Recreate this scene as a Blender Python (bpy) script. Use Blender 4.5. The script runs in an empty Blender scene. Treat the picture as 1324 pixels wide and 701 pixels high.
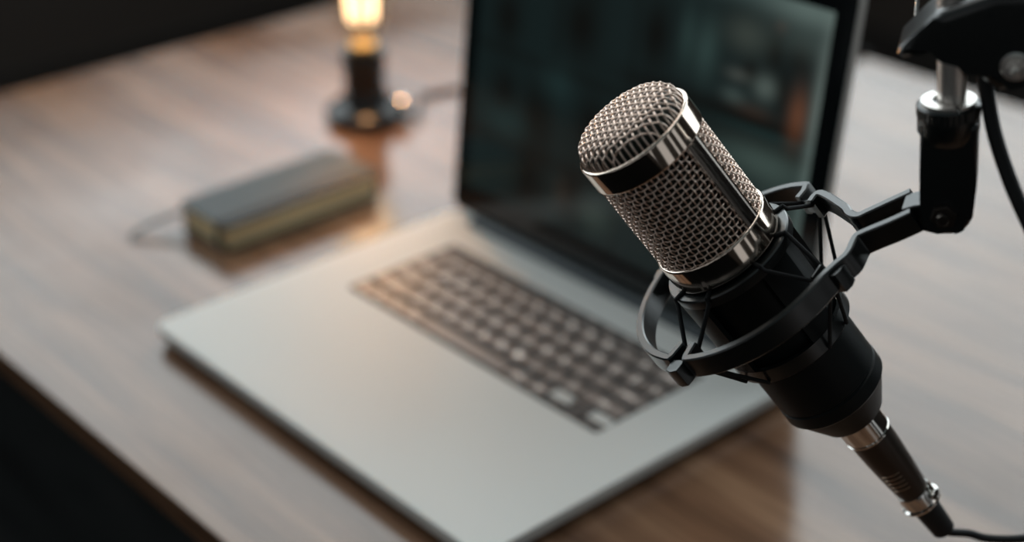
import bpy, bmesh, math, random
from mathutils import Vector, Matrix
random.seed(4)
S = bpy.context.scene
COL = S.collection
PI = math.pi
R_ = math.radians
TOP = 0.75            # desk top height
Z0 = TOP + 0.015      # height of the laptop's deck

# ------------------------------------------------------------------ camera
CX, CY, CZ = .8990250, -.4606534, .5606283 + Z0
YAW, PITCH, ROLL, F = -.8396029, .4882363, -.0020852, 2029.7192
fw = Vector((math.sin(YAW)*math.cos(PITCH), math.cos(YAW)*math.cos(PITCH), -math.sin(PITCH)))
r0 = Vector((math.cos(YAW), -math.sin(YAW), 0))
u0 = r0.cross(fw)
rt = r0*math.cos(ROLL) + u0*math.sin(ROLL)
up = -r0*math.sin(ROLL) + u0*math.cos(ROLL)
CAM = Vector((CX, CY, CZ))
def ray(x, y): return fw + rt*((x-662)/F) - up*((y-350.5)/F)
def at(x, y, d): return CAM + ray(x, y)*d          # point at depth d
def at_z(x, y, z):
    v = ray(x, y); return CAM + v*((z-CAM.z)/v.z)
cd = bpy.data.cameras.new('camera'); co = bpy.data.objects.new('camera', cd); COL.objects.link(co)
co.matrix_world = Matrix.Translation(CAM) @ Matrix((rt, up, -fw)).transposed().to_4x4()
cd.sensor_width = 36; cd.lens = 36*F/1324; cd.clip_start = .02
cd.dof.use_dof = True; cd.dof.focus_distance = 0.705; cd.dof.aperture_fstop = 3.2
S.camera = co

# ------------------------------------------------------------------ materials
def mat(name, base=(.5,.5,.5), rough=.5, metal=0., spec=.5, coat=0., coat_r=.1, emis=None, es=0., alpha=None):
    m = bpy.data.materials.new(name); m.use_nodes = True
    n = m.node_tree.nodes; b = n['Principled BSDF']
    b.inputs['Base Color'].default_value = (*base, 1); b.inputs['Roughness'].default_value = rough
    b.inputs['Metallic'].default_value = metal; b.inputs['Specular IOR Level'].default_value = spec
    b.inputs['Coat Weight'].default_value = coat; b.inputs['Coat Roughness'].default_value = coat_r
    if emis: b.inputs['Emission Color'].default_value = (*emis, 1); b.inputs['Emission Strength'].default_value = es
    return m
def noisy(m, scale=60, rough_amt=.08, bump=.05, col_amt=.0, vec='Object', stretch=(1,1,1), detail=4, dist=.0005):
    """procedural variation of roughness, tone and relief"""
    nt = m.node_tree; n = nt.nodes; L = nt.links; b = n['Principled BSDF']
    tc = n.new('ShaderNodeTexCoord'); mp = n.new('ShaderNodeMapping'); mp.inputs['Scale'].default_value = stretch
    L.new(tc.outputs[vec], mp.inputs['Vector'])
    t = n.new('ShaderNodeTexNoise'); t.inputs['Scale'].default_value = scale; t.inputs['Detail'].default_value = detail
    L.new(mp.outputs['Vector'], t.inputs['Vector'])
    r = b.inputs['Roughness'].default_value
    mr = n.new('ShaderNodeMapRange'); mr.inputs['To Min'].default_value = max(.02, r-rough_amt); mr.inputs['To Max'].default_value = r+rough_amt
    L.new(t.outputs['Fac'], mr.inputs['Value']); L.new(mr.outputs['Result'], b.inputs['Roughness'])
    if bump:
        bp = n.new('ShaderNodeBump'); bp.inputs['Strength'].default_value = bump; bp.inputs['Distance'].default_value = dist
        L.new(t.outputs['Fac'], bp.inputs['Height']); L.new(bp.outputs['Normal'], b.inputs['Normal'])
    if col_amt:
        c = b.inputs['Base Color'].default_value[:3]
        mx = n.new('ShaderNodeMix'); mx.data_type = 'RGBA'
        mx.inputs['A'].default_value = (*[v*(1-col_amt) for v in c], 1); mx.inputs['B'].default_value = (*[min(1, v*(1+col_amt)) for v in c], 1)
        L.new(t.outputs['Fac'], mx.inputs['Factor']); L.new(mx.outputs['Result'], b.inputs['Base Color'])
    return m

M = {}
M['black_plastic'] = noisy(mat('black_plastic', (.004,.0062,.0068), .30, spec=.6, coat=.5, coat_r=.25), 900, .06, .1, dist=.0002)
M['black_satin'] = noisy(mat('black_satin', (.004,.0062,.0068), .42, spec=.16), 700, .05, .03)
M['black_rubber'] = noisy(mat('black_rubber', (.010,.011,.012), .6, spec=.3), 500, .05, .05)
M['cord'] = noisy(mat('elastic_cord', (.012,.013,.014), .75, spec=.2), 2500, .05, .4)
M['wire'] = noisy(mat('champagne_wire', (1.0,.80,.69), .36, metal=1), 400, .05, 0)
M['band'] = noisy(mat('champagne_band', (.80,.67,.57), .09, metal=1), 200, .03, 0)
M['bar'] = noisy(mat('dark_nickel_bar', (.16,.14,.125), .16, metal=1), 200, .03, 0)
M['lining'] = noisy(mat('inner_mesh', (.035,.040,.032), .5, metal=.6), 1500, .15, .9, .7, dist=.001)
M['chrome'] = noisy(mat('chrome', (.72,.70,.67), .10, metal=1), 200, .03, 0)
M['steel'] = noisy(mat('brushed_steel', (.80,.76,.72), .36, metal=1), 300, .05, .05, stretch=(1,1,.05))
M['gunmetal'] = noisy(mat('gunmetal_shell', (.065,.055,.048), .33, metal=.85), 500, .05, .02)
M['engraved'] = mat('engraved_line', (.60,.47,.36), .3, metal=1)
M['alu'] = noisy(mat('anodised_aluminium', (.645,.66,.645), .6, metal=.2, spec=.2), 900, .03, 0)
M['key'] = noisy(mat('key_plastic', (.27,.23,.21), .42, spec=.6), 600, .04, .03)
M['well'] = mat('keyboard_well', (.008,.010,.011), .6)
M['legend'] = mat('backlit_legend', (.7,.7,.68), .5, emis=(1.0,.90,.82), es=.5)
M['glass_black'] = mat('black_display_glass', (.004,.006,.007), .06, spec=.5)
M['clutch'] = mat('hinge_plastic', (.012,.022,.028), .30, spec=.7)
M['bezel_gasket'] = mat('rubber_gasket', (.01,.01,.01), .6)
M['cover'] = noisy(mat('notebook_cover', (.034,.047,.052), .42, spec=.3), 350, .08, .25)
M['paper'] = noisy(mat('cream_pages', (.88,.70,.40), .8), 60, .05, .5, .15, stretch=(1,1,40))
M['ribbon'] = noisy(mat('grey_ribbon', (.06,.065,.065), .6), 800, .05, .2)
M['brass'] = mat('brass_cap', (.85,.48,.16), .25, metal=1)
M['lamp_black'] = noisy(mat('lamp_black_enamel', (.006,.007,.008), .22, spec=.6), 200, .04, 0)
M['filament'] = mat('filament', (1,.7,.4), .5, emis=(1,.74,.48), es=4.0)
M['desk_metal'] = noisy(mat('black_desk_metal', (.012,.012,.012), .5), 200, .05, .05)

def wood(name, c1, c2, c3, rough, bump, coat=0., spec=.75):
    m = mat(name, c1, rough, spec=spec, coat=coat, coat_r=.12); nt = m.node_tree; n = nt.nodes; L = nt.links; b = n['Principled BSDF']
    tc = n.new('ShaderNodeTexCoord')
    mp = n.new('ShaderNodeMapping'); mp.inputs['Scale'].default_value = (1.6, 16, 16); L.new(tc.outputs['Object'], mp.inputs['Vector'])
    n1 = n.new('ShaderNodeTexNoise'); n1.inputs['Scale'].default_value = 2.2; n1.inputs['Detail'].default_value = 8; n1.inputs['Distortion'].default_value = .8
    L.new(mp.outputs['Vector'], n1.inputs['Vector'])
    mp2 = n.new('ShaderNodeMapping'); mp2.inputs['Scale'].default_value = (6, 160, 160); L.new(tc.outputs['Object'], mp2.inputs['Vector'])
    n2 = n.new('ShaderNodeTexNoise'); n2.inputs['Scale'].default_value = 2; n2.inputs['Detail'].default_value = 6; L.new(mp2.outputs['Vector'], n2.inputs['Vector'])
    cr = n.new('ShaderNodeValToRGB'); e = cr.color_ramp.elements
    e[0].position = .30; e[0].color = (*c3, 1); e[1].position = .68; e[1].color = (*c2, 1)
    x = e.new(.5); x.color = (*c1, 1)
    L.new(n1.outputs['Fac'], cr.inputs['Fac'])
    mx = n.new('ShaderNodeMix'); mx.data_type = 'RGBA'; mx.blend_type = 'MULTIPLY'; mx.inputs['Factor'].default_value = .45
    L.new(cr.outputs['Color'], mx.inputs['A'])
    cr2 = n.new('ShaderNodeValToRGB'); cr2.color_ramp.elements[0].position = .35; cr2.color_ramp.elements[0].color = (.45,.42,.4,1); cr2.color_ramp.elements[1].position = .6
    L.new(n2.outputs['Fac'], cr2.inputs['Fac']); L.new(cr2.outputs['Color'], mx.inputs['B'])
    L.new(mx.outputs['Result'], b.inputs['Base Color'])
    # planks: seams every 14 cm across y
    n3 = n.new('ShaderNodeTexNoise'); n3.inputs['Scale'].default_value = 7; n3.inputs['Detail'].default_value = 5; L.new(tc.outputs['Object'], n3.inputs['Vector'])
    mr = n.new('ShaderNodeMapRange'); mr.inputs['From Min'].default_value = .3; mr.inputs['From Max'].default_value = .7
    mr.inputs['To Min'].default_value = max(.05, rough-.07); mr.inputs['To Max'].default_value = rough+.09
    L.new(n3.outputs['Fac'], mr.inputs['Value']); L.new(mr.outputs['Result'], b.inputs['Roughness'])
    bp = n.new('ShaderNodeBump'); bp.inputs['Strength'].default_value = bump; bp.inputs['Distance'].default_value = .0006
    ad = n.new('ShaderNodeMath'); ad.operation = 'ADD'; L.new(n2.outputs['Fac'], ad.inputs[0]); L.new(n1.outputs['Fac'], ad.inputs[1])
    L.new(ad.outputs[0], bp.inputs['Height']); L.new(bp.outputs['Normal'], b.inputs['Normal'])
    return m
M['desk_wood'] = wood('varnished_walnut', (.20,.105,.060), (.30,.170,.100), (.10,.050,.028), .17, .12)
M['floor_wood'] = wood('dark_floorboards', (.004,.0045,.0045), (.006,.006,.006), (.002,.002,.002), .7, .3, spec=.02)
M['wall'] = noisy(mat('dark_brown_wall', (.030,.022,.017), .8), 40, .05, .2, .15)
M['trim'] = noisy(mat('dark_painted_trim', (.02,.017,.015), .5), 60, .05, .1)

def thin_glass(name, tint=(1,1,1)):
    m = bpy.data.materials.new(name); m.use_nodes = True; nt = m.node_tree; n = nt.nodes; n.clear(); L = nt.links
    o = n.new('ShaderNodeOutputMaterial'); mx = n.new('ShaderNodeMixShader'); t = n.new('ShaderNodeBsdfTransparent'); g = n.new('ShaderNodeBsdfGlossy')
    t.inputs['Color'].default_value = (*tint, 1); g.inputs['Roughness'].default_value = .03
    fr = n.new('ShaderNodeLayerWeight'); fr.inputs['Blend'].default_value = .5
    pw_ = n.new('ShaderNodeMath'); pw_.operation = 'POWER'; pw_.inputs[1].default_value = 4; L.new(fr.outputs['Facing'], pw_.inputs[0])
    ma = n.new('ShaderNodeMath'); ma.operation = 'MULTIPLY_ADD'; ma.inputs[1].default_value = .7; ma.inputs[2].default_value = .04; L.new(pw_.outputs[0], ma.inputs[0])
    L.new(ma.outputs[0], mx.inputs['Fac']); L.new(t.outputs[0], mx.inputs[1]); L.new(g.outputs[0], mx.inputs[2]); L.new(mx.outputs[0], o.inputs['Surface'])
    return m
M['bulb_glass'] = thin_glass('amber_bulb_glass', (1,.93,.82))
M['window_glass'] = thin_glass('window_glass')

# ------------------------------------------------------------------ mesh helpers
def link(name, bm, m, parent=None, smooth=True, angle=35):
    me = bpy.data.meshes.new(name); bmesh.ops.recalc_face_normals(bm, faces=bm.faces); bm.to_mesh(me); bm.free()
    if m: me.materials.append(m)
    o = bpy.data.objects.new(name, me); COL.objects.link(o); o.parent = parent
    if smooth:
        for p in me.polygons: p.use_smooth = True
        me.set_sharp_from_angle(angle=R_(angle))
        if len(me.polygons) < 20000:
            wn_ = o.modifiers.new('weighted_normals', 'WEIGHTED_NORMAL'); wn_.keep_sharp = True; wn_.weight = 100
    return o
def tag(o, label=None, cat=None, group=None, kind=None):
    if label: o['label'] = label
    if cat: o['category'] = cat
    if group: o['group'] = group
    if kind: o['kind'] = kind
    return o
def thing(name, label, cat, mw=None, group=None):
    o = bpy.data.objects.new(name, None); COL.objects.link(o); o.empty_display_size = .02
    if mw is not None: o.matrix_world = mw
    return tag(o, label, cat, group)
def box(bm, c, s, mtx=None, bev=0, seg=2):
    r = bmesh.ops.create_cube(bm, size=1); vs = r['verts']
    for v in vs:
        v.co = Vector((v.co.x*s[0]+c[0], v.co.y*s[1]+c[1], v.co.z*s[2]+c[2]))
    if bev:
        es = list({e for v in vs for e in v.link_edges})
        q = bmesh.ops.bevel(bm, geom=es, offset=bev, segments=seg, affect='EDGES', profile=.5); vs = list({v for f in q['faces'] for v in f.verts} | {v for v in vs if v.is_valid})
    if mtx is not None:
        for v in vs: v.co = mtx @ v.co
    return vs
def lathe(bm, prof, n=64, closed=False, a0=0, a1=2*PI, mtx=None):
    """prof = [(radius, w)], axis = local z"""
    full = abs(a1-a0-2*PI) < 1e-6; k = n if full else n+1
    rings = []
    for r, w in prof:
        if r < 1e-7: rings.append([bm.verts.new((0,0,w))]*k); continue
        rings.append([bm.verts.new((r*math.cos(a0+(a1-a0)*i/n), r*math.sin(a0+(a1-a0)*i/n), w)) for i in range(k)])
    if closed: rings.append(rings[0])
    for A, B in zip(rings, rings[1:]):
        for i in range(n):
            j = (i+1) % k
            vs = []
            for v in (A[i], A[j], B[j], B[i]):
                if v not in vs: vs.append(v)
            if len(vs) > 2:
                try: bm.faces.new(vs)
                except ValueError: pass
    if not full and closed:
        for i in (0, n):
            try: bm.faces.new([R[i] for R in rings[:-1]])
            except ValueError: pass
    if mtx is not None:
        for v in {v for R in rings for v in R}: v.co = mtx @ v.co
def tube(bm, pts, rad, n=10, closed=False, cap=True):
    pts = [Vector(p) for p in pts]; N = len(pts)
    t0 = (pts[1]-pts[0]).normalized(); nrm = t0.orthogonal().normalized(); rings = []
    for i, p in enumerate(pts):
        if closed: t = (pts[(i+1)%N]-pts[i-1]).normalized()
        else: t = (pts[min(i+1,N-1)]-pts[max(i-1,0)]).normalized()
        nrm = (nrm - t*nrm.dot(t)).normalized(); b = t.cross(nrm)
        r = rad(i/(N-1)) if callable(rad) else rad
        rings.append([bm.verts.new(p+(nrm*math.cos(2*PI*k/n)+b*math.sin(2*PI*k/n))*r) for k in range(n)])
    m = N if closed else N-1
    for i in range(m):
        A, B = rings[i], rings[(i+1)%N]
        for k in range(n): bm.faces.new((A[k], A[(k+1)%n], B[(k+1)%n], B[k]))
    if cap and not closed: bm.faces.new(rings[0][::-1]); bm.faces.new(rings[-1])
def spline(pts, n=12):
    pts = [Vector(p) for p in pts]; out = []
    for i in range(len(pts)-1):
        p0 = pts[max(i-1,0)]; p1 = pts[i]; p2 = pts[i+1]; p3 = pts[min(i+2,len(pts)-1)]
        for k in range(n):
            t = k/n
            out.append(.5*((2*p1)+(p2-p0)*t+(2*p0-5*p1+4*p2-p3)*t*t+(3*p1-p0-3*p2+p3)*t**3))
    out.append(pts[-1]); return out
def prism(bm, pts, z0, z1, mtx=None, bev=0, seg=2):
    """closed outline (x, y) extruded from z0 to z1"""
    a = [bm.verts.new((x, y, z0)) for x, y in pts]; b = [bm.verts.new((x, y, z1)) for x, y in pts]; n = len(pts)
    fs = [bm.faces.new(a[::-1]), bm.faces.new(b)]
    for i in range(n): fs.append(bm.faces.new((a[i], a[(i+1)%n], b[(i+1)%n], b[i])))
    vs = set(a+b)
    if bev:
        es = list({e for e in fs[1].edges} | {e for e in fs[0].edges})
        q = bmesh.ops.bevel(bm, geom=es, offset=bev, segments=seg, affect='EDGES', profile=.5)
        vs = {v for f in q['faces'] for v in f.verts} | {v for v in vs if v.is_valid}
    if mtx is not None:
        for v in vs: v.co = mtx @ v.co
def rrect(x0, y0, x1, y1, r, n=8):
    out = []
    for cx, cy, a in ((x1-r,y1-r,0),(x0+r,y1-r,90),(x0+r,y0+r,180),(x1-r,y0+r,270)):
        for k in range(n+1):
            t = R_(a+90*k/n); out.append((cx+r*math.cos(t), cy+r*math.sin(t)))
    return out
def strip(bm, path, w0, w1, width, bev=.0006, widths=None):
    """a flat bar standing on edge: plan path (u, v), from w0 to w1"""
    P = [Vector(p) for p in path]; L = []; Rr = []
    for i, p in enumerate(P):
        t = (P[min(i+1,len(P)-1)]-P[max(i-1,0)]).normalized(); nn = Vector((-t.y, t.x)); h = (widths[i] if widths else width)/2
        L.append(p+nn*h); Rr.append(p-nn*h)
    ch = bev; rows = []
    for a, b in zip(L, Rr):
        d = (b-a).normalized()
        rows.append([bm.verts.new((*(a+d*ch), w0)), bm.verts.new((*(b-d*ch), w0)), bm.verts.new((*b, w0+ch)), bm.verts.new((*b, w1-ch)),
                     bm.verts.new((*(b-d*ch), w1)), bm.verts.new((*(a+d*ch), w1)), bm.verts.new((*a, w1-ch)), bm.verts.new((*a, w0+ch))])
    for A, B in zip(rows, rows[1:]):
        for k in range(8): bm.faces.new((A[k], A[(k+1)%8], B[(k+1)%8], B[k]))
    bm.faces.new(rows[0]); bm.faces.new(rows[-1][::-1])

# ------------------------------------------------------------------ the room
def struct(name, bm, m, parent=None, smooth=False):
    o = link(name, bm, m, parent, smooth)
    if parent is None: o['kind'] = 'structure'
    return o
bm = bmesh.new(); box(bm, (.9, .2, -.03), (6.4, 6.6, .06)); struct('floor', bm, M['floor_wood'])
WX, WY, WH = -2.2, 2.5, 3.9          # inner faces of the left and back walls, wall height
def wall_with_openings(name, horizontal, holes, a0, a1):
    """holes = [(a, b, z0, z1)] along the wall"""
    bm = bmesh.new(); th = .2
    def slab(a, b, z0, z1):
        if b-a < 1e-4 or z1-z0 < 1e-4: return
        if horizontal: box(bm, ((a+b)/2, WY+th/2, (z0+z1)/2), (b-a, th, z1-z0))
        else: box(bm, (WX-th/2, (a+b)/2, (z0+z1)/2), (th, b-a, z1-z0))
    x = a0
    for (a, b, z0, z1) in sorted(holes):
        slab(x, a, 0, WH); slab(a, b, 0, z0); slab(a, b, z1, WH); x = b
    slab(x, a1, 0, WH)
    return struct(name, bm, M['wall'])
HB = [(-2.16, -.10, 1.33, 3.7), (.05, 1.85, 1.33, 3.7)]
HL = [(-1.45, .50, .85, 3.7), (.58, 2.46, 1.60, 3.7)]
wall_with_openings('wall_back', True, HB, WX-.2, 4.1)
wall_with_openings('wall_left', False, HL, -3.1, WY)
bm = bmesh.new(); box(bm, ((WX+4.1)/2, WY-.01, .06), (4.1-WX, .02, .12)); struct('baseboard_back', bm, M['trim'])
bm = bmesh.new(); box(bm, (WX+.01, (WY-3.1)/2, .06), (.02, WY+3.1-.05, .12)); struct('baseboard_left', bm, M['trim'])
def far_wall(name, axis, pos, a0, a1, holes):
    bm = bmesh.new(); x = a0
    def slab(a, b, z0, z1):
        if axis == 'y': box(bm, ((a+b)/2, pos, (z0+z1)/2), (b-a, .16, z1-z0))
        else: box(bm, (pos, (a+b)/2, (z0+z1)/2), (.16, b-a, z1-z0))
    for a, b in holes:
        slab(x, a, 0, WH); slab(a, b, 0, .25); slab(a, b, 2.75, WH); x = b
    slab(x, a1, 0, WH); struct(name, bm, M['wall'])
    ld = bpy.data.lights.new('window_daylight', 'AREA'); ld.shape = 'RECTANGLE'; ld.size = a1-a0; ld.size_y = 2.9; ld.color = (.95,.98,1.0)
    ld.energy = .42*PI*ld.size*ld.size_y
    lo = bpy.data.objects.new('window_daylight', ld); COL.objects.link(lo)
    if axis == 'y': lo.location = ((a0+a1)/2, pos-.3, 1.5); lo.rotation_euler = (R_(90), 0, 0)
    else: lo.location = (pos+.3, (a0+a1)/2, 1.5); lo.rotation_euler = (R_(90), 0, R_(90))
far_wall('wall_front', 'y', -3.1, WX-.2, 4.18, [(-1.9,-1.5),(-1.0,-.35),(.15,.45),(.95,1.6),(2.0,2.2),(2.75,3.5)])
far_wall('wall_right', 'x', 4.1, -3.1, WY+.2, [(-2.6,-2.0),(-1.4,-1.15),(-.5,.2),(.8,1.1),(1.6,2.2)])
wn = 0
for horizontal, holes in ((True, HB), (False, HL)):
    for (a, b, z0, z1) in holes:
        wn += 1; bm = bmesh.new(); f = .03
        def bar(a_, b_, y0_, y1_, d=.06):
            if horizontal: box(bm, ((a_+b_)/2, WY+.1, (y0_+y1_)/2), (b_-a_, d, y1_-y0_))
            else: box(bm, (WX-.1, (a_+b_)/2, (y0_+y1_)/2), (d, b_-a_, y1_-y0_))
        bar(a, a+f, z0, z1); bar(b-f, b, z0, z1); bar(a+f, b-f, z0, z0+f); bar(a+f, b-f, z1-f, z1)
        fr = struct('window_%d' % wn, bm, M['trim'])
        bm = bmesh.new()
        if horizontal: box(bm, ((a+b)/2, WY+.1, (z0+z1)/2), (b-a-2*f, .006, z1-z0-2*f))
        else: box(bm, (WX-.1, (a+b)/2, (z0+z1)/2), (.006, b-a-2*f, z1-z0-2*f))
        link('window_pane', bm, M['window_glass'], fr, smooth=False)
        # daylight arriving at this window
        ld = bpy.data.lights.new('window_daylight', 'AREA'); ld.shape = 'RECTANGLE'
        ld.size = (b-a)+.3; ld.size_y = (z1-z0)+.2
        WIN_L = 3.1 if horizontal else 2.75
        ld.energy = WIN_L*PI*ld.size*ld.size_y*1.0; ld.color = (.87,.97,1.0)
        lo = bpy.data.objects.new('window_daylight', ld); COL.objects.link(lo)
        if horizontal: lo.location = ((a+b)/2, WY+.22, (z0+z1)/2); lo.rotation_euler = (R_(-90), 0, 0)
        else: lo.location = (WX-.22, (a+b)/2, (z0+z1)/2); lo.rotation_euler = (0, R_(-90), R_(0)); ld.size, ld.size_y = (z1-z0)+.2, (b-a)+.3

# added overhead fill for the laptop deck and microphone dome; no fixture there
ld = bpy.data.lights.new('overhead_fill', 'AREA'); ld.shape = 'RECTANGLE'; ld.size = 1.6; ld.size_y = 1.6; ld.energy = 15; ld.color = (1,.97,.93)
lo = bpy.data.objects.new('overhead_fill', ld); COL.objects.link(lo); lo.location = (-.5, .5, 3.5)

w = bpy.data.worlds.new('world'); S.world = w; w.use_nodes = True; nt = w.node_tree; n = nt.nodes; bg = n['Background']
tc = n.new('ShaderNodeTexCoord'); sx = n.new('ShaderNodeSeparateXYZ'); cr = n.new('ShaderNodeValToRGB')
nt.links.new(tc.outputs['Generated'], sx.inputs[0]); nt.links.new(sx.outputs['Z'], cr.inputs['Fac']); nt.links.new(cr.outputs['Color'], bg.inputs['Color'])
cr.color_ramp.elements[0].position = 0; cr.color_ramp.elements[0].color = (.012,.018,.018,1)
cr.color_ramp.elements[1].position = .9; cr.color_ramp.elements[1].color = (.13,.16,.165,1)
bg.inputs['Strength'].default_value = 1

# ------------------------------------------------------------------ desk
desk = thing('desk', 'long varnished walnut brown desk carrying the laptop, notebook and lamp', 'desk', Matrix.Translation((.5, .38, 0)))
DX0, DX1, DY0, DY1 = -.53, 1.75, -.091, .858
bm = bmesh.new(); prism(bm, rrect(DX0-.5, DY0-.38, DX1-.5, DY1-.38, .006, 4), TOP-.020, TOP, bev=.0025)
link('desk_top', bm, M['desk_wood'], desk)
bm = bmesh.new()
for y in (DY0+.06, DY1-.08): box(bm, ((DX0+DX1)/2-.5, y-.38, TOP-.045), (DX1-DX0-.14, .03, .05))
for x in (DX0+.08, DX1-.08): box(bm, (x-.5, .0, TOP-.045), (.03, DY1-DY0-.15, .05))
link('frame', bm, M['desk_metal'], desk)
for x in (DX0+.08, DX1-.08):
    for y in (DY0+.06, DY1-.08):
        bm = bmesh.new(); box(bm, (x-.5, y-.38, (TOP-.07)/2), (.045, .045, TOP-.07), bev=.003); link('leg', bm, M['desk_metal'], desk)

# ------------------------------------------------------------------ laptop (local origin: front left corner of the deck, on the desk)
W, D = .359, .285
lap = thing('laptop', 'open silver laptop with black keys and a dark screen on the wooden desk', 'laptop', Matrix.Translation((0, 0, TOP)))
H = .015
def inset(pts, d, c=(W/2, D/2)):
    return [(c[0]+(x-c[0])*(1-2*d/W), c[1]+(y-c[1])*(1-2*d/D)) for x, y in pts]
out = rrect(0, 0, W, D, .011, 10)
bm = bmesh.new(); lay = []
for d, z in ((.020,.0028),(.006,.0038),(.0008,.0062),(0,.0085),(0,H-.0006),(.0006,H)):
    lay.append([bm.verts.new((x, y, z)) for x, y in inset(out, d)])
for A, B in zip(lay, lay[1:]):
    for i in range(len(A)): bm.faces.new((A[i], A[(i+1)%len(A)], B[(i+1)%len(A)], B[i]))
bm.faces.new(lay[0][::-1])
# deck with an opening for the keyboard
KX0, KX1, KY0, KY1 = .0495, .3135, .1360, .2400
top = lay[-1]
hole = [bm.verts.new((x, y, H)) for x, y in rrect(KX0, KY0, KX1, KY1, .003, 4)]
es = [bm.edges.get((top[i], top[(i+1)%len(top)])) for i in range(len(top))]
hs = [bm.edges.new((hole[i], hole[(i+1)%len(hole)])) for i in range(len(hole))]
bmesh.ops.triangle_fill(bm, edges=es+hs, use_beauty=True)
# drop any face inside the opening
for f in [f for f in bm.faces if f.calc_center_median().z > H-.0001 and KX0 < f.calc_center_median().x < KX1 and KY0 < f.calc_center_median().y < KY1 and all(v in hole for v in f.verts)]:
    bm.faces.remove(f)
link('base', bm, M['alu'], lap, angle=30)
bm = bmesh.new(); o_ = rrect(KX0, KY0, KX1, KY1, .003, 4)
a = [bm.verts.new((x, y, H-.0022)) for x, y in o_]; b = [bm.verts.new((x, y, H-.0001)) for x, y in o_]
bm.faces.new(a)
for i in range(len(a)): bm.faces.new((a[i], a[(i+1)%len(a)], b[(i+1)%len(a)], b[i]))
link('keyboard_well', bm, M['well'], lap, smooth=False)
for x in (.02, W-.02):
    for y in (.022, D-.022):
        bm = bmesh.new(); lathe(bm, [(0,0),(.0065,0),(.0075,.0012),(.0075,.0032),(0,.0032)], 24, mtx=Matrix.Translation((x, y, 0))); link('rubber_foot', bm, M['black_rubber'], lap)
# trackpad: a barely visible plate flush with the deck
bm = bmesh.new(); prism(bm, rrect(W/2-.0525, .010, W/2+.0525, .092, .004, 5), H-.0003, H+.00008, bev=.00005); link('trackpad', bm, M['alu'], lap)
# keyboard
pw = (KX1-KX0-.002)/14.5; ph = (KY1-KY0-.0015)/5.55
def text_mesh(ch, size):
    cu = bpy.data.curves.new('t', 'FONT'); cu.body = ch; cu.size = size; cu.align_x = 'CENTER'; cu.align_y = 'CENTER'; cu.resolution_u = 2; cu.offset = size*.02
    to = bpy.data.objects.new('t', cu); COL.objects.link(to); dg = bpy.context.evaluated_depsgraph_get()
    me = bpy.data.meshes.new_from_object(to.evaluated_get(dg)); bpy.data.objects.remove(to); bpy.data.curves.remove(cu)
    me.name = 'legend'; me.materials.clear(); me.materials.append(M['legend']); return me
TM = {}
rows = [
 (5*ph, ph*.55, [('esc',1.05)]+[('F%d'%i,1.0346) for i in range(1,13)]+[('',1.035)]),
 (4*ph, ph, [(c,1) for c in '`1234567890-=']+[('delete',1.5)]),
 (3*ph, ph, [('tab',1.5)]+[(c,1) for c in 'QWERTYUIOP[]\\']),
 (2*ph, ph, [('caps',1.75)]+[(c,1) for c in "ASDFGHJKL;'"]+[('return',1.75)]),
 (1*ph, ph, [('shift',2.25)]+[(c,1) for c in 'ZXCVBNM,./']+[('shift',2.25)]),
 (0, ph, [('fn',1),('ctrl',1),('alt',1),('cmd',1.25),('',5),('cmd',1.25),('alt',1)]),
]
gap = .0024
def add_key(x0, x1, y0, y1, ch):
    bm = bmesh.new(); kx0, kx1, ky0, ky1 = x0+gap/2, x1-gap/2, y0+gap*1.25, y1-gap*1.25
    cx, cy = (kx0+kx1)/2, (ky0+ky1)/2
    prism(bm, [(p-cx, q-cy) for p, q in rrect(kx0, ky0, kx1, ky1, .0012, 3)], H-.0021, H+.0004, bev=.0003, seg=1)
    k = link('key', bm, M['key'], lap); k.location = (cx, cy, 0)
    if ch:
        hh = (ky1-ky0); sz = min(.0078, hh*.62) if len(ch) == 1 else min(.0042, hh*.6)
        if (ch, sz) not in TM: TM[(ch, sz)] = text_mesh(ch, sz)
        t = bpy.data.objects.new('legend', TM[(ch, sz)]); COL.objects.link(t); t.parent = k; t.location = (0, 0, H+.00055)
for y, h, ks in rows:
    x = KX0+.001
    for ch, wd in ks:
        add_key(x, x+wd*pw, KY0+.001+y, KY0+.001+y+h, ch); x += wd*pw
# arrow keys: half-height row, up key above down key
ax = KX0+.001+11.5*pw; y = KY0+.001
for i in range(3): add_key(ax+i*pw, ax+(i+1)*pw, y, y+ph*.5, '')
add_key(ax+pw, ax+2*pw, y+ph*.5, y+ph, '')
# aluminium islands above the left and right arrow keys
for i in (0, 2):
    bm = bmesh.new(); box(bm, (ax+(i+.5)*pw, y+ph*.75, H-.001), (pw-.0008, ph*.5-.0008, .0021)); link('deck_island', bm, M['alu'], lap, smooth=False)
# hinge bar
bm = bmesh.new()
lathe(bm, [(0,0),(.0062,0),(.0062,.295),(0,.295)], 24, mtx=Matrix.Translation((.032, D-.0085, H+.0005)) @ Matrix.Rotation(R_(90), 4, 'Y'))
link('hinge', bm, M['clutch'], lap)
# lid
ANG = 1.6805
LIDH = .266
lidm = Matrix.Translation((0, D-.005, H+.0035)) @ Matrix.Rotation(ANG-PI/2, 4, 'X').inverted() @ Matrix.Rotation(R_(90), 4, 'X')
# local lid frame: x right, y up along the screen, z towards the typist
bm = bmesh.new(); prism(bm, rrect(0, 0, W, LIDH, .010, 10), -.0062, -.0004, mtx=lidm, bev=.0012, seg=3); lid = link('lid', bm, M['alu'], lap)
bm = bmesh.new(); prism(bm, rrect(.0012, .0012, W-.0012, LIDH-.0012, .009, 10), -.0005, .0002, mtx=lidm); link('bezel_glass', bm, M['glass_black'], lid, smooth=False)
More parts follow.
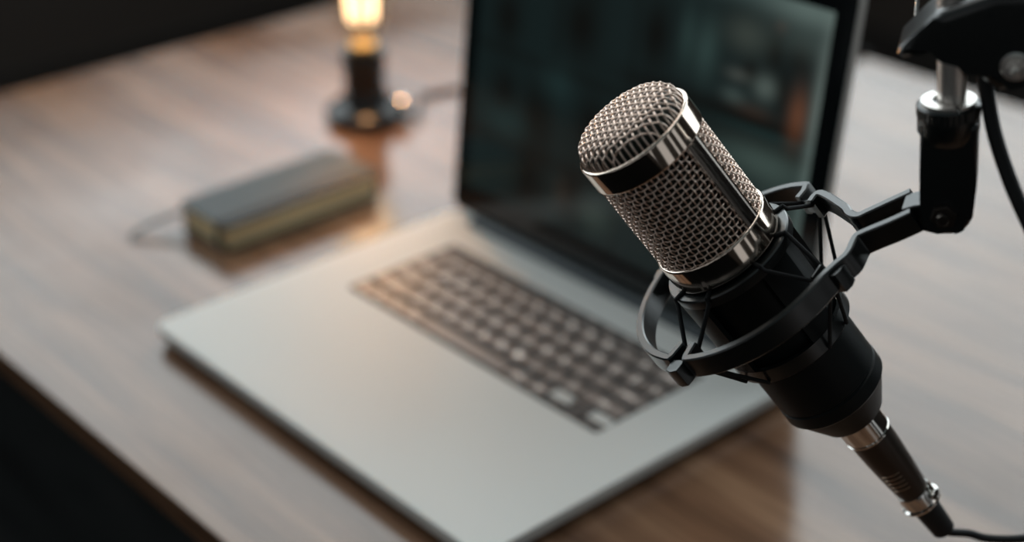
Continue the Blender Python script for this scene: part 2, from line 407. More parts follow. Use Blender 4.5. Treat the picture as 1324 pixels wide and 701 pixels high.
# the picture on the screen
SX0, SX1, SY0, SY1 = .0165, W-.0165, .024, LIDH-.020
NX, NY = 150, 92
def G(x, y, cx, cy, sx_, sy_): return math.exp(-((x-cx)/sx_)**2-((y-cy)/sy_)**2)
rnd = random.Random(9); tiles = {}
def screen_rgb(x, y):
    """dim photo grid: x 0..1 to the right, y 0..1 upwards"""
    c = [.0058+.003*x, .0112+.003*x, .0112+.003*x]  # lift towards the right: grey veil of reflections painted into the picture
    k = 1.0
    for g_ in ((.10,.66,.045,.10),(.34,.72,.06,.12),(.36,.90,.04,.07),(.56,.77,.04,.11),(.107,.40,.04,.08),(.22,.36,.045,.12),(.213,.12,.05,.13),
               (.935,.85,.032,.055),(.875,.84,.022,.07),(.62,.61,.14,.035),(.84,.615,.16,.035),(.40,.40,.05,.10),(.36,.13,.04,.10),(.52,.35,.05,.10),(.66,.22,.05,.12),(.905,.73,.018,.06),(.82,.76,.02,.03),(.87,.20,.05,.10)):
        k *= 1-.86*G(x, y, *g_)
    for gx in (.265, .50): k *= 1-.30*G(x, .5, gx, .5, .010, 9)
    for gy in (.545, .22): k *= 1-.40*G(.5, y, .5, gy, 9, .018)
    wk = 1-k; c = [c[0]*k+.0035*wk, c[1]*k+.0028*wk, c[2]*k+.0022*wk]
    def add(col, amt):
        for i in range(3): c[i] += col[i]*amt
    add((.075,.100,.090), G(x, y, .95, .985, .12, .05)); add((.024,.038,.036), G(x, y, .62, .99, .30, .04)); add((.022,.030,.027), G(x, y, .95, .89, .08, .05))
    add((.085,.105,.095), G(x, y, 1.0, .74, .020, .20)); add((.050,.070,.064), G(x, y, 1.0, .38, .020, .28))
    add((.060,.075,.066), G(x, y, .863, .725, .028, .036)); add((.040,.042,.036), G(x, y, .79, .735, .030, .018)); add((.030,.042,.038), G(x, y, .785, .67, .030, .022))
    add((.090,.027,.008), G(x, y, .951, .675, .022, .075)); add((.020,.008,.005), G(x, y, .880, .915, .014, .016)); add((.020,.010,.006), G(x, y, .84, .645, .05, .02))
    add((.016,.030,.027), G(x, y, .700, .78, .030, .09)); add((.010,.020,.018), G(x, y, .645, .80, .020, .09)); add((.026,.029,.023), G(x, y, .80, .86, .055, .055))
    add((.030,.045,.038), G(x, y, .88, .50, .12, .055)); add((.018,.027,.023), G(x, y, .93, .33, .06, .12)); add((.004,.018,.018), G(x, y, .88, .592, .14, .007))
    add((.012,.006,.003), G(x, y, .325, .13, .02, .05)); add((.014,.020,.015), G(x, y, .44, .10, .05, .05)); add((.004,.012,.012), G(x, y, .12, .30, .08, .06)); add((.004,.011,.011), G(x, y, .28, .50, .05, .06))
    return c
bm = bmesh.new(); cl = bm.loops.layers.color.new('picture') if False else bm.verts.layers.float_color.new('picture')
g = []
for j in range(NY+1):
    row = []
    for i in range(NX+1):
        v = bm.verts.new(lidm @ Vector((SX0+(SX1-SX0)*i/NX, SY0+(SY1-SY0)*j/NY, .00035))); v[cl] = (*screen_rgb(i/NX, j/NY), 1); row.append(v)
    g.append(row)
for j in range(NY):
    for i in range(NX): bm.faces.new((g[j][i], g[j][i+1], g[j+1][i+1], g[j+1][i]))
m = mat('lit_screen', (.003,.004,.004), .10, spec=.4); at_ = m.node_tree.nodes.new('ShaderNodeAttribute'); at_.attribute_name = 'picture'
bb = m.node_tree.nodes['Principled BSDF']; m.node_tree.links.new(at_.outputs['Color'], bb.inputs['Emission Color']); bb.inputs['Emission Strength'].default_value = 1
dis = link('display', bm, m, lid, smooth=False); dis['label'] = 'dim teal grid of photographs on the screen'

# ------------------------------------------------------------------ notebook
nA, nB, nC, nD = Vector((-.146,.113)), Vector((-.085,.129)), Vector((-.091,.272)), Vector((-.148,.253))
NB = (nA+nB+nC+nD)/4; ang = math.atan2((nC-nB).y+(nD-nA).y, (nC-nB).x+(nD-nA).x)-PI/2
nb = thing('notebook', 'closed pocket notebook with dark cover and cream pages beside the laptop', 'notebook', Matrix.Translation((NB.x, NB.y, TOP)) @ Matrix.Rotation(ang, 4, 'Z'))
nw, nl, nh = .067, .158, .0235
for z0, z1 in ((0, .0022), (nh-.0022, nh)):
    bm = bmesh.new(); prism(bm, rrect(-nw/2, -nl/2, nw/2, nl/2, .005, 6), z0, z1, bev=.0008); link('cover', bm, M['cover'], nb)
bm = bmesh.new(); box(bm, (-nw/2+.001, 0, nh/2), (.002, nl-.008, nh-.001), bev=.0006); link('spine', bm, M['cover'], nb)
bm = bmesh.new(); prism(bm, rrect(-nw/2+.0025, -nl/2+.0028, nw/2-.0028, nl/2-.0028, .004, 6), .0022, nh-.0022); link('page_block', bm, M['paper'], nb)
bm = bmesh.new(); x = nw/2-.010
for s in (-1, 1):
    box(bm, (x, s*(nl/2+.0004), nh/2), (.006, .0008, nh+.0012))
for z in (-.0+.0003, nh+.0004): box(bm, (x, 0, z), (.006, nl+.0016, .0008))
link('elastic_band', bm, M['black_rubber'], nb, smooth=False)
bm = bmesh.new()
inv = nb.matrix_world.inverted()
pl = [inv @ Vector(p) for p in ((-.140,.122,TOP+.016),(-.147,.108,TOP+.014),(-.153,.094,TOP+.010),(-.157,.080,TOP+.0055),(-.158,.070,TOP+.0012))]
pl = spline(pl, 5); side = Vector((.0038,-.0018,0)); q = [(bm.verts.new(p-side), bm.verts.new(p+side)) for p in pl]; q2 = [(bm.verts.new(p-side+Vector((0,0,.0006))), bm.verts.new(p+side+Vector((0,0,.0006)))) for p in pl]
for i in range(len(q)-1):
    bm.faces.new((q[i][0], q[i][1], q[i+1][1], q[i+1][0])); bm.faces.new((q2[i][0], q2[i+1][0], q2[i+1][1], q2[i][1]))
    bm.faces.new((q[i][0], q[i+1][0], q2[i+1][0], q2[i][0])); bm.faces.new((q[i][1], q2[i][1], q2[i+1][1], q[i+1][1]))
link('ribbon_marker', bm, M['ribbon'], nb)

# ------------------------------------------------------------------ lamp
LP = at_z(474, 153, TOP)
lamp = thing('table_lamp', 'small black table lamp with a lit clear filament bulb at the far left', 'lamp', Matrix.Translation(LP))
bm = bmesh.new(); lathe(bm, [(0,0),(.0275,0),(.0295,.0015),(.030,.006),(.0295,.011),(.026,.0145),(.019,.0165),(.0168,.020),(.0158,.030),(0,.030)], 48); link('lamp_base', bm, M['lamp_black'], lamp)
bm = bmesh.new(); lathe(bm, [(0,.028),(.0152,.028),(.0150,.046),(.0160,.050),(.0160,.0680),(.0150,.0695),(.0112,.0695),(.0112,.052),(0,.052)], 40); link('bulb_socket', bm, M['lamp_black'], lamp)
bm = bmesh.new(); lathe(bm, [(0,.050)]+[(.0104+.0006*math.sin(k*PI), .050+k*.0016) for k in range(0, 13)]+[(.0100,.0725),(0,.0725)], 32); link('bulb_cap', bm, M['brass'], lamp)
bm = bmesh.new(); lathe(bm, [(.0098,.0722),(.0118,.078),(.0165,.090),(.0225,.110),(.0270,.140),(.0305,.170),(.0318,.192),(.0305,.210),(.0255,.225),(.0160,.236),(.007,.241),(0,.242)], 48); link('bulb_glass', bm, M['bulb_glass'], lamp)
bm = bmesh.new(); lathe(bm, [(0,.072),(.006,.072),(.0045,.082),(.0022,.094),(.0022,.128),(0,.129)], 20); link('glass_stem', bm, M['bulb_glass'], lamp)
bm = bmesh.new()
for k in range(8):
    a = 2*PI*k/8; p = []
    for j in range(37):
        t = j/36; rr = .009+.007*t; p.append((rr*math.cos(a)+.0007*math.cos(j*PI*.75), rr*math.sin(a)+.0007*math.sin(j*PI*.75), .094+.090*t))
    tube(bm, p, .0008, 5)
link('filament', bm, M['filament'], lamp)
bm = bmesh.new()
for k in range(4):
    a = 2*PI*k/4+.3; tube(bm, [(.002*math.cos(a),.002*math.sin(a),.082),(.009*math.cos(a),.009*math.sin(a),.095)], .0004, 5)
link('support_wire', bm, M['steel'], lamp)
lamp.scale = (1.3, 1.3, 1.04)
d = Vector((.030,.026,0)).normalized(); kp = d*.027+Vector((0,0,.0165))
bm = bmesh.new(); lathe(bm, [(0,-.004),(.0052,-.004),(.006,0),(.0052,.004),(0,.006)], 24, mtx=Matrix.Translation(kp) @ d.to_track_quat('Z','Y').to_matrix().to_4x4()); link('switch_knob', bm, M['chrome'], lamp)
ld = bpy.data.lights.new('bulb_glow', 'POINT'); ld.energy = 2.0; ld.color = (1,.50,.20); ld.shadow_soft_size = .026
lo = bpy.data.objects.new('bulb_glow', ld); COL.objects.link(lo); lo.location = LP+Vector((0,0,.198))
bm = bmesh.new(); tube(bm, spline([LP+d*.036+Vector((0,0,.0075)), LP+d*.05+Vector((0,0,.0045)), (-.235,.44,TOP+.0026), (-.220,.49,TOP+.0026), (-.15,.56,TOP+.0026), (-.05,.70,TOP+.0026), (-.02,.80,TOP+.0026), (-.018,.85,TOP+.0026), (-.018,.864,TOP+.001),(-.018,.868,TOP-.03),(-.018,.87,TOP-.3),(-.02,.9,.2),(-.02,1.0,.004)], 8), .0024, 8)
tag(link('lamp_cable', bm, M['black_rubber']), 'thin dark cable running from the lamp behind the laptop screen', 'cable')

# ------------------------------------------------------------------ microphone frame: origin at the head's upper band, +z runs down the body
sA, cA = .390, math.sqrt(1-.390**2)
im = rt*.6530 - up*.7574                       # image direction of the axis
U = rt*.7574 + up*.6530
A = im*cA + fw*sA
V = im*sA - fw*cA
ZO = .68
O = at(640*.622+535.3*.783, 640*.783-535.3*.622, ZO)
MM = Matrix((U, V, A)).transposed().to_4x4(); MM.translation = O
MI = MM.inverted()
def img_T(w):
    p = O+A*w-CAM; z = p.dot(fw); x = 662+F*p.dot(rt)/z; y = 350.5-F*p.dot(up)/z
    return x*.622+y*.783
def wT(T):
    a, b = -.2, .6
    for _ in range(50):
        m_ = (a+b)/2
        if img_T(m_) < T: a = m_
        else: b = m_
    return a
def rpx(px, w): return px*((O+A*w-CAM).dot(fw))/F
def uv(x, y, w):
    """where the sight line through (x, y) meets the plane at w: plan position (u, v)"""
    v = ray(x, y); t = ((O+A*w)-CAM).dot(A)/v.dot(A); q = MI @ (CAM+v*t); return (q.x, q.y)

mic = thing('microphone', 'champagne mesh condenser microphone with black body, tilted in the shock mount', 'microphone', MM)
w1, w2, w3, w4 = 0, wT(675), wT(801), wT(836)
RB = rpx(84, 0); RM = rpx(79, 0)
def band(w0, w1_, R):
    bm = bmesh.new(); t = .0022
    lathe(bm, [(R-t, w0), (R-.0009, w0), (R-.0002, w0+.0004), (R, w0+.0011), (R, w1_-.0011), (R-.0002, w1_-.0004), (R-.0009, w1_), (R-t, w1_)], 128, closed=True)
    return bm
link('head_band', band(w1, w2, RB), M['band'], mic, angle=50)
link('head_band', band(w3, w4, RB), M['band'], mic, angle=50)
# woven cylinder
NW = 58; pitch = 2*PI*RM/NW; rw = .00038; am = rw*1.35
NR = round((w3-w2)/pitch); pt = (w3-w2)/NR
bm = bmesh.new()
for i in range(NW):
    th = 2*PI*i/NW; pts = []
    for k in range(NR*6+1):
        ww = w2-.0005+(w3-w2+.001)*k/(NR*6); rr = RM+am*math.cos(PI*(ww-w2)/pt+i*PI); pts.append((rr*math.cos(th), rr*math.sin(th), ww))
    tube(bm, pts, rw, 6, cap=False)
for j in range(NR+1):
    ww = w2+pt*j; n_ = NW*6; pts = []
    for k in range(n_):
        th = 2*PI*k/n_; rr = RM-am*math.cos(NW*th/2+j*PI); pts.append((rr*math.cos(th), rr*math.sin(th), ww))
    tube(bm, pts, rw, 6, closed=True)
link('side_grille', bm, M['wire'], mic, angle=80)
# woven dome
RD = RM-.0006; HD = .0099
def dome(r):
    q = min(r/RD, 1); return -(HD*(1-q**7)**.5*(.84+.16*(1-q*q)))
bm = bmesh.new(); p_ = .00292; rot = Matrix.Rotation(R_(17), 2)
def dome_wire(c, along_x, idx):
    X = math.sqrt(max(RD**2-c*c, 0))
    if X < .001: return
    # sample evenly along the arc
    raw = []; N = 900
    for k in range(N+1):
        x = -X+2*X*k/N; raw.append((x, dome(math.hypot(x, c))))
    s = [0]
    for (x0, z0), (x1, z1) in zip(raw, raw[1:]): s.append(s[-1]+math.hypot(x1-x0, z1-z0))
    n_ = max(8, int(s[-1]/p_*7)); pts = []; k = 0
    for q in range(n_+1):
        t = s[-1]*q/n_
        while k < N-1 and s[k+1] < t: k += 1
        f_ = (t-s[k])/max(s[k+1]-s[k], 1e-9); x = raw[k][0]+(raw[k+1][0]-raw[k][0])*f_; z = raw[k][1]+(raw[k+1][1]-raw[k][1])*f_
        off = .00040*math.cos(PI*x/p_+idx*PI)*(1 if along_x else -1)
        # push along the dome's normal
        r = math.hypot(x, c); e = 1e-4; dz = (dome(min(r+e, RD))-dome(max(r-e, 0)))/(2*e); ln = math.hypot(1, dz)
        nr, nz = -(-dz)/ln*1.0, -1/ln
        nr = dz/ln
        xx, yy = (x, c) if along_x else (c, x)
        ux, uy = (xx/max(r,1e-6), yy/max(r,1e-6))
        v2 = rot @ Vector((xx+ux*nr*off, yy+uy*nr*off)); pts.append((v2.x, v2.y, z+nz*off))
    tube(bm, pts, .00046, 6, cap=False)
K = int(RD/p_)
for i in range(-K, K+1):
    dome_wire(i*p_, True, i); dome_wire(i*p_, False, i)
link('top_grille', bm, M['wire'], mic, angle=80)
# finer inner mesh behind the weave
bm = bmesh.new(); prof = [(0, dome(0)+.0018)]+[(RD*k/20-.0014*(k/20), dome(RD*k/20)+.0018) for k in range(1, 20)]+[(RM-.0022, .001), (RM-.0022, w3+.002)]
lathe(bm, prof, 96); link('inner_mesh', bm, M['lining'], mic)
# side bars
for dg in (32, 212):
    # angle from the front (+v) towards +u
    c = R_(90-dg); hw = R_(9.2)
    bm = bmesh.new(); n_ = 8; prs = []
    for k in range(n_+1):
        t = c-hw+2*hw*k/n_; e = abs(k/n_*2-1); prs.append((t, RM+.0011-.0004*(e > .99)))
    rows_ = []
    for ww in (w2-.0004, w3+.0004):
        rows_.append([bm.verts.new((r*math.cos(t), r*math.sin(t), ww)) for t, r in prs]+[bm.verts.new(((RM-.0012)*math.cos(t), (RM-.0012)*math.sin(t), ww)) for t, r in reversed(prs)])
    A_, B_ = rows_; N = len(A_)
    for k in range(N): bm.faces.new((A_[k], A_[(k+1)%N], B_[(k+1)%N], B_[k]))
    bm.faces.new(A_); bm.faces.new(B_[::-1])
    sb = link('side_bar', bm, M['bar'], mic)
    bm = bmesh.new()
    for s in (-1, 1): 
        t = c+s*hw; tube(bm, [((RM+.0009)*math.cos(t), (RM+.0009)*math.sin(t), ww) for ww in (w2, w3)], .0004, 8)
    link('bar_edge', bm, M['band'], sb)
# capsule
bm = bmesh.new(); lathe(bm, [(0,-.004),(.0165,-.004),(.0172,-.003),(.0172,.003),(.0165,.004),(0,.004)], 40, mtx=Matrix.Translation((0,0,(w2+w3)/2)) @ Matrix.Rotation(R_(90), 4, 'X')); link('capsule', bm, M['engraved'], mic)
# body
wb = wT(1053); we = wT(1104); rb = rpx(70.5, wb)
rc = rpx(41, we); wg = wT(1046)
bm = bmesh.new()
lathe(bm, [(0, w4-.001), (RB-.0046, w4-.001), (RB-.0046, w4+.004), (rb+.0006, w4+.006), (rb+.0003, wg-.0016), (rb-.0003, wg-.0010), (rb-.0003, wg-.0002), (rb+.0005, wg+.0004), (rb+.0005, wb+.0040), (rb-.0005, wb+.0052), (rb-.0008, wb+.0056), (rc+.001, we-.0008), (rc, we), (0, we)], 96)
link('body', bm, M['black_satin'], mic, angle=20)

# ------------------------------------------------------------------ XLR plug and cable
xl = thing('microphone_cable', 'black cable with silver-collared plug hanging from the microphone base', 'cable', MM)
wc = wT(1128); r1 = rpx(31, wc); wd_ = wT(1136); we2 = wT(1231); r2 = rpx(29, wd_); r3 = rpx(20.5, we2)
bm = bmesh.new(); lathe(bm, [(0, we+.0001), (r1-.0006, we+.0001), (r1, we+.0006), (r1, wd_-.0018), (r1-.0008, wd_-.0012), (r1-.0008, wd_-.0006), (r1+.0001, wd_-.0004), (r1+.0001, wd_), (0, wd_)], 64); link('plug_collar', bm, M['chrome'], xl)
bm = bmesh.new(); prof = [(0, wd_), (r2-.0004, wd_), (r2, wd_+.0005)]
for k in range(1, 16):
    t = k/15; prof.append((r2+(r3-r2)*(t**1.6), wd_+.0005+(we2-wd_-.0005)*t))
prof.append((0, we2)); lathe(bm, prof, 64); sh = link('plug_shell', bm, M['gunmetal'], xl)
bm = bmesh.new()
for k in range(5):
    ww = wT(1185+k*6.2); t = (ww-wd_)/(we2-wd_); rr = r2+(r3-r2)*(t**1.6)+.00005
    tube(bm, [(rr*math.cos(R_(90-a)), rr*math.sin(R_(90-a)), ww) for a in [-62+3.6*i for i in range(16)]], .00032, 6)
link('engraved_line', bm, M['engraved'], sh)
w5, w6 = we2, wT(1248); r4 = rpx(27, w6)
bm = bmesh.new(); lathe(bm, [(r3-.001, w5-.001), (r3+.0006, w5-.001), (r3+.0010, w5+.0010), (r4-.0012, w6-.0018), (r4, w6-.0012), (r4, w6-.0002), (r4-.0008, w6), (r3-.001, w6)], 64, closed=True)
for k in range(2): lathe(bm, [(0,-.0006),(.0018,-.0006),(.0018,.0006),(0,.0006)], 16, mtx=Matrix.Rotation(R_(60-k*12), 4, 'Z') @ Matrix.Translation((r3+.0026, 0, (w5+w6)/2)) @ Matrix.Rotation(R_(90), 4, 'Y'))
link('clamp_ring', bm, M['chrome'], xl)
w7 = wT(1296); r5 = rpx(18.5, w6); 
bm = bmesh.new(); lathe(bm, [(0, w6-.003), (r5, w6-.003), (r5-.0002, w6+.004), (r5-.0012, w7-.001), (r5-.0020, w7), (0, w7)], 48); link('strain_relief', bm, M['black_rubber'], xl)
e0 = MI @ at(0,0,1)
zc = (O+A*w7-CAM).dot(fw)
P = [Vector((0,0,w7-.006)), Vector((0,0,w7+.001))]+[MI @ at(x, y, d_) for x, y, d_ in ((1252,690,zc+.004),(1272,695.5,zc+.003),(1298,697.5,zc),(1330,696,zc-.004),(1372,690,zc-.01),(1440,690,zc-.01),(1500,740,zc+.0))]
q = at(1500,740,zc); h_ = q.z-TOP; P += [MI @ Vector((q.x+a_, q.y+b_, TOP+c_)) for a_, b_, c_ in ((.025,.02,h_*.62),(.05,.04,h_*.30),(.08,.07,h_*.08+.003),(.11,.11,.0034),(.16,.17,.0034),(.24,.28,.0034),(.36,.42,.0034))]
bm = bmesh.new(); tube(bm, spline(P, 8), rpx(5.4, w7), 12); link('cord', bm, M['black_rubber'], xl)

# ------------------------------------------------------------------ shock mount
sm = thing('shock_mount', 'black spider shock mount with elastic cords cradling the microphone', 'shock mount', MM)
wr = wT(866); hr = .0112; RR = rpx(157, wr); tw = .0040
def arc(a0, a1, R=RR, n=40):
    """angles from the front (+v) towards +u, degrees"""
    return [(R*math.sin(R_(a0+(a1-a0)*k/n)), R*math.cos(R_(a0+(a1-a0)*k/n))) for k in range(n+1)]
def smooth2(pts, n=6): return [(p.x, p.y) for p in spline([(x, y, 0) for x, y in pts], n)]
bm = bmesh.new()
hookL = -64; hookR = 104; hookF = 25; hookB = 205
front = [uv(x, y, wr) for x, y in ((1062,355),(1078,340),(1094,326),(1104,306),(1114,299),(1150,284),(1176,272))]
back = [uv(x, y, wr) for x, y in ((1089,265),(1097,274),(1108,277),(1122,271),(1150,258),(1176,246))]
nn = 8; fa = arc(hookL+6, 14, n=36)
# inward-turned end at the left hook
def turn_in(a, s, R=RR):
    return [((R-d_)*math.sin(R_(a+s*q)), (R-d_)*math.cos(R_(a+s*q))) for d_, q in ((.009, 0), (.005, .15), (.0018, .3))]
path = turn_in(hookL+5.0, 1)+smooth2([*fa[::4], *front], 6)
strip(bm, path, wr, wr+hr, tw)
ba = arc(360+hookL-6, hookR+8, n=60)
bk = [((RR-.010)*math.sin(R_(hookR-2)), (RR-.010)*math.cos(R_(hookR-2)))]
path = turn_in(hookL-5.0, -1)+smooth2(ba[::4], 6)+[((RR-d_)*math.sin(R_(hookR+6)), (RR-d_)*math.cos(R_(hookR+6))) for d_ in (.004, .009)]
strip(bm, path, wr, wr+hr, tw)
pb = [((RR-d_)*math.sin(R_(hookR-7-q)), (RR-d_)*math.cos(R_(hookR-7-q))) for d_, q in ((.010, 0), (.004, 1))]
strip(bm, smooth2(pb+back, 6), wr, wr+hr, tw)
# where both branches of the fork run together
h1 = [uv(x, y, wr) for x, y in ((1168,260),(1184,255),(1197,253))]
strip(bm, h1, wr+.0006, wr+hr+.0012, .0105)
link('outer_ring', bm, M['black_plastic'], sm, angle=40)
# hooks across the ring
for a in (hookL, hookF, hookR, hookB):
    bm = bmesh.new(); rm = Matrix.Rotation(R_(90-a), 4, 'Z')
    if a != hookR: prism(bm, [(RR+.0018,-.0042),(RR+.0060,-.0036),(RR+.0070,0),(RR+.0060,.0036),(RR+.0018,.0042),(RR-.0005,.0034),(RR-.0005,-.0034)], wr+.0018, wr+hr+.0008, mtx=rm, bev=.0006)
    box(bm, (RR-.0040, 0, wr+hr-.0022), (.0100, .0062, .0030), rm, bev=.0005)
    box(bm, (RR-.0085, 0, wr+hr-.0050), (.0016, .0080, .0075), rm, bev=.0005)
    link('hook', bm, M['black_plastic'], sm, angle=40)
# inner cage: two rings and four struts
wi0, wi1, wi2, wi3 = wT(839), wT(852), wT(957), wT(976)
RC = rpx(91, wi0); RC2 = rpx(86, wi2)
bm = bmesh.new(); lathe(bm, [(RB-.0042, wi0), (RC-.0005, wi0), (RC, wi0+.0006), (RC-.0002, wi1), (RC-.003, wi1), (RB-.0042, wi1-.001)], 96, closed=True)
lathe(bm, [(RC2-.0025, wi2), (RC2, wi2), (RC2, wi3-.0006), (RC2-.0006, wi3), (rb+.0008, wi3), (rb+.0008, wi3-.002), (RC2-.0025, wi3-.002)], 96, closed=True)
link('inner_cage', bm, M['black_plastic'], sm, angle=40)
for a in (-72, 18, 108, 198):
    bm = bmesh.new(); n_ = 6; ro = [] 
    for ww, R in ((wi1-.001, RC-.0003), ((wi1+wi2)/2, (RC+RC2)/2-.0003), (wi2+.001, RC2-.0002)):
        o_ = [bm.verts.new((R*math.cos(R_(90-a-15+30*k/n_)), R*math.sin(R_(90-a-15+30*k/n_)), ww)) for k in range(n_+1)]
        i_ = [bm.verts.new(((R-.0026)*math.cos(R_(90-a-15+30*k/n_)), (R-.0026)*math.sin(R_(90-a-15+30*k/n_)), ww)) for k in range(n_, -1, -1)]
        ro.append(o_+i_)
    for A_, B_ in zip(ro, ro[1:]):
        N = len(A_)
        for k in range(N): bm.faces.new((A_[k], A_[(k+1)%N], B_[(k+1)%N], B_[k]))
    bm.faces.new(ro[0]); bm.faces.new(ro[-1][::-1])
    link('strut', bm, M['black_satin'], sm, angle=40)
# elastic cords: a V from the upper cage ring to every hook and on to the lower ring
for a in (hookL, hookF, hookR, hookB):
    bm = bmesh.new(); c = lambda ang, R, ww: Vector((R*math.sin(R_(ang)), R*math.cos(R_(ang)), ww))
    hk = [c(a-2.6, RR-.0045, wr+hr-.0028), c(a, RR-.0060, wr+hr-.0006), c(a+2.6, RR-.0045, wr+hr-.0028)]
    top1 = [c(a-19, RC-.006, wi0-.0006), c(a-19, RC+.0006, wi0-.0004), c(a-18.5, RC+.0012, wi0+.0022)]
    top2 = [c(a+18.5, RC+.0012, wi0+.0022), c(a+19, RC+.0006, wi0-.0004), c(a+19, RC-.006, wi0-.0006)]
    tube(bm, top1+hk+top2, .00105, 8)
    lo1 = [c(a-14, RC2+.0006, wi3-.001)]; lo2 = [c(a+14, RC2+.0006, wi3-.001)]
    tube(bm, lo1+[c(a-1.5, RR-.0045, wr+hr-.001), c(a+1.5, RR-.0045, wr+hr-.001)]+lo2, .00095, 8)
    link('elastic_cord', bm, M['cord'], sm)
# swivel: upright barrel with a rounded clevis and a hex bolt
ph_ = O + U*h1[-1][0] + V*h1[-1][1] + A*(wr+hr/2); zd = (ph_-CAM).dot(fw)
def vert_at(x, y, d_): return at(x, y, d_)
B0 = at(1226, 266, zd); to_cam = (CAM-B0); to_cam.z = 0; to_cam.normalize(); zz = (Vector((0,0,1))-rt*.125).normalized(); xx = to_cam.cross(zz) * -1
if xx.dot(rt) < 0: xx = -xx
xx = (xx-zz*xx.dot(zz)).normalized(); to_cam = xx.cross(zz)*-1 if xx.cross(zz).dot(CAM-B0) < 0 else xx.cross(zz)
SMX = Matrix((xx, -to_cam, zz)).transposed().to_4x4(); SMX.translation = B0; LS = MI @ SMX
px = zd/F
bm = bmesh.new(); hz = 1/math.cos(PITCH)
# clevis outline (x right, z up), extruded in y
ol = [(-33*px, 108*px*hz), (37*px, 108*px*hz), (36*px, 40*px), (32*px, 0)]
ol += [(32*px*math.cos(R_(t))-0*px, 1*px+27*px*math.sin(R_(t))*hz) for t in range(-10, -90, -10)]
ol += [(-4*px, -26*px*hz), (-12*px, -25*px*hz), (-33*px, -22*px*hz), (-34*px, 20*px), (-34*px, 60*px)]
prism(bm, [(x, z) for x, z in ol], -.0095, .0085, mtx=LS @ Matrix.Rotation(R_(90), 4, 'X'), bev=.0018, seg=3)
lathe(bm, [(0, 84*px*hz), (32*px, 84*px*hz), (38.5*px, 96*px*hz), (38.5*px, 114*px*hz), (0, 114*px*hz)], 64, mtx=LS)
link('swivel_body', bm, M['black_plastic'], sm, angle=40)
bm = bmesh.new(); n_ = 72; pr = []
zc0, zc1 = 114*px*hz, 126*px*hz
for z in (zc0, zc1):
    pr.append([bm.verts.new(LS @ Vector(((38.5*px+(.00035 if k % 2 else 0))*math.cos(2*PI*k/n_), (38.5*px+(.00035 if k % 2 else 0))*math.sin(2*PI*k/n_), z))) for k in range(n_)])
for k in range(n_): bm.faces.new((pr[0][k], pr[0][(k+1)%n_], pr[1][(k+1)%n_], pr[1][k]))
pr2 = [bm.verts.new(LS @ Vector((36*px*math.cos(2*PI*k/n_), 36*px*math.sin(2*PI*k/n_), zc1+.0008))) for k in range(n_)]
for k in range(n_): bm.faces.new((pr[1][k], pr[1][(k+1)%n_], pr2[(k+1)%n_], pr2[k]))
bm.faces.new(pr2)
link('locking_collar', bm, M['black_plastic'], sm, angle=25)
bm = bmesh.new(); Wm = LS @ Matrix.Translation((0,0,zc1+.0009))
for a0, a1 in ((R_(-60), R_(108)), (R_(128), R_(288))):
    lathe(bm, [(20*px, 0), (34*px, 0), (34*px, .0012), (20*px, .0012)], 24, closed=True, a0=a0, a1=a1, mtx=Wm)
link('slotted_washer', bm, M['steel'], sm)
bm = bmesh.new(); FM = LS @ Matrix.Translation((-4*px, -.0085, 0)) @ Matrix.Rotation(R_(90), 4, 'X')
prism(bm, [(17*px*math.cos(R_(60*k+12)), 17*px*math.sin(R_(60*k+12))) for k in range(6)], 0, .0034, mtx=FM, bev=.0006)
lathe(bm, [(0,.0034),(9*px,.0034),(9*px,.0050),(7*px,.0060),(0,.0060)], 24, mtx=FM)
nut = link('hex_bolt', bm, M['gunmetal'], sm)

# ------------------------------------------------------------------ boom arm above the mount (steel post, head, arms and desk clamp)
BM = SMX.copy(); BMI = BM.inverted()
ba_ = thing('boom_arm', 'black microphone boom arm with steel post and bolt, reaching in from top right', 'microphone arm', BM)
bm = bmesh.new(); xo = 4*px
lathe(bm, [(0, zc1), (18*px, zc1), (18*px, 255*px*hz), (0, 255*px*hz)], 48, mtx=Matrix.Translation((xo, 0, 0))); link('post', bm, M['steel'], ba_)
zh = zd-.036
def loc2(x, y, d_=zh):
    q = BMI @ at(x, y, d_); return (q.x, q.z)
head = [loc2(*p) for p in ((1159,72),(1163,58),(1192,26),(1208,8),(1222,-4),(1290,-40),(1420,-60),(1440,40),(1330,96),(1306,106),(1290,112),(1272,98),(1262,78),(1248,62),(1218,56),(1204,60),(1186,68),(1168,78))]
bm = bmesh.new(); yl = (BMI @ at(1250, 40, zh)).y
prism(bm, [(x, z) for x, z in head], -yl-.014, -yl+.014, mtx=Matrix.Rotation(R_(90), 4, 'X'), bev=.0045, seg=3); link('head', bm, M['black_plastic'], ba_, angle=40)
c = BMI @ at(1313, 88, zh-.014); bm = bmesh.new(); Mx = Matrix.Translation((c.x, yl-.0135, c.z)) @ Matrix.Rotation(R_(90), 4, 'X')
lathe(bm, [(0,0),(18*px,0),(18*px,.0008),(16*px,.0014),(12*px,.0014),(0,.0014)], 40, mtx=Mx)
prism(bm, [(11.5*px*math.cos(R_(60*k)), 11.5*px*math.sin(R_(60*k))) for k in range(6)], .0014, .0044, mtx=Mx, bev=.0006)
lathe(bm, [(0,.0044),(5.5*px,.0044),(5.5*px,.0066),(4*px,.0072),(0,.0072)], 24, mtx=Mx)
link('bolt', bm, M['steel'], ba_)
bm = bmesh.new(); a = BMI @ at(1184, 34, zh+.03); b = BMI @ at(1192, -60, zh+.03); tube(bm, [a, b], 3*px, 12); 
tube(bm, [b, BMI @ at(1420, -60, zh+.02)], 3*px, 12); link('spring_rod', bm, M['chrome'], ba_)
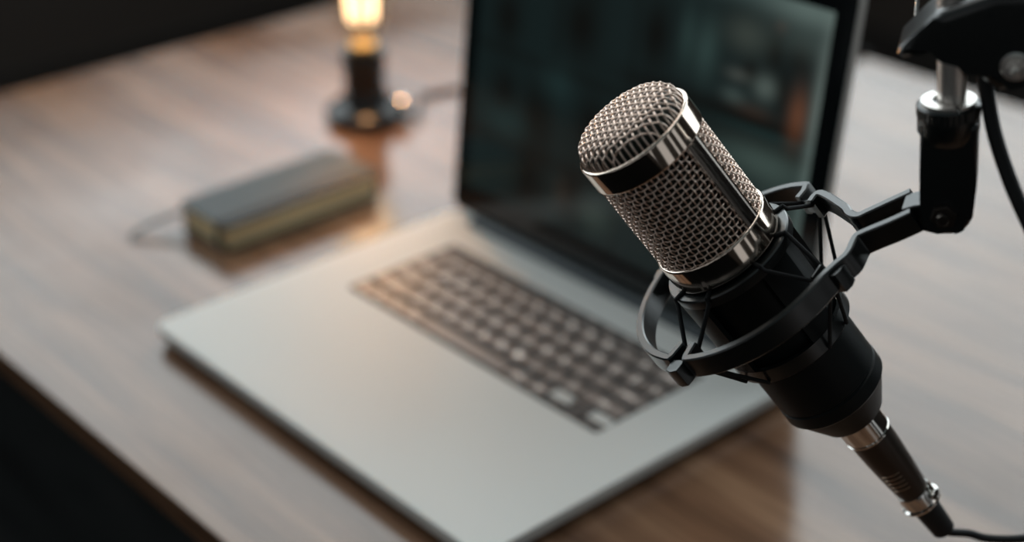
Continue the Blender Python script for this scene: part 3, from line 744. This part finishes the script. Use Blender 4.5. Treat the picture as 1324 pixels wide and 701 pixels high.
# the parts beyond the frame: upper arm, elbow, lower arm and the clamp on the desk edge
hp = BM @ Vector((head[6][0], yl, head[6][1])); el = Vector((1.20, .42, 1.62)); base = Vector((1.30, .81, TOP))
hp = at(1400, 0, zh)
bm = bmesh.new(); side = (el-hp).cross(Vector((0,0,1))).normalized()*.008
for s in (-1, 1): tube(bm, [BMI @ (hp+side*s), BMI @ (el+side*s)], .005, 12)
link('upper_arm', bm, M['black_satin'], ba_)
bm = bmesh.new(); lathe(bm, [(0,-.018),(.016,-.018),(.016,.018),(0,.018)], 32, mtx=BMI @ Matrix.Translation(el) @ side.to_track_quat('Z','Y').to_matrix().to_4x4()); link('elbow_joint', bm, M['black_satin'], ba_)
bm = bmesh.new()
for s in (-1, 1): tube(bm, [BMI @ (el+side*s), BMI @ (base+Vector((0,0,.06))+side*s)], .005, 12)
link('lower_arm', bm, M['black_satin'], ba_)
bm = bmesh.new(); box(bm, (1.30, .81, TOP+.004), (.06, .07, .008), BMI, bev=.001); box(bm, (1.30, .81, TOP+.035), (.03, .03, .06), BMI, bev=.003)
box(bm, (1.30, .868, TOP-.02), (.05, .012, .060), BMI, bev=.001); box(bm, (1.30, .850, TOP-.048), (.05, .042, .008), BMI, bev=.001); box(bm, (1.30,.846,TOP+.004), (.05,.056,.008), BMI, bev=.001)
link('desk_clamp', bm, M['black_satin'], ba_)

bm = bmesh.new(); zk = zd-.03
P = [at(x, y, d_) for x, y, d_ in ((1262,20,zk-.002),(1270,60,zk-.002),(1275,110,zk),(1284,165,zk),(1300,218,zk),(1322,272,zk),(1352,330,zk),(1420,430,zk),(1500,560,zk+.02))]
P = [P[0]+Vector((0,0,.06))]+P
q = P[-1]; P += [q+Vector((.04,.05,-.12)), Vector((q.x+.10,q.y+.16,TOP+.02)), Vector((q.x+.18,q.y+.24,TOP+.0045)), Vector((q.x+.3,q.y+.42,TOP+.0045))]
tube(bm, spline(P, 8), 10*zk/F, 14)
tag(link('cable', bm, M['black_rubber']), 'thick black cable looping down beside the steel post at right', 'cable')

# ------------------------------------------------------------------ output look
vs = S.view_settings; vs.view_transform = 'Standard'; vs.look = 'None'; vs.gamma = 1; vs.use_curve_mapping = False; vs.exposure = 0
S.cycles.use_denoising = True
S.cycles.max_bounces = 10; S.cycles.transparent_max_bounces = 16; S.cycles.sample_clamp_indirect = 4
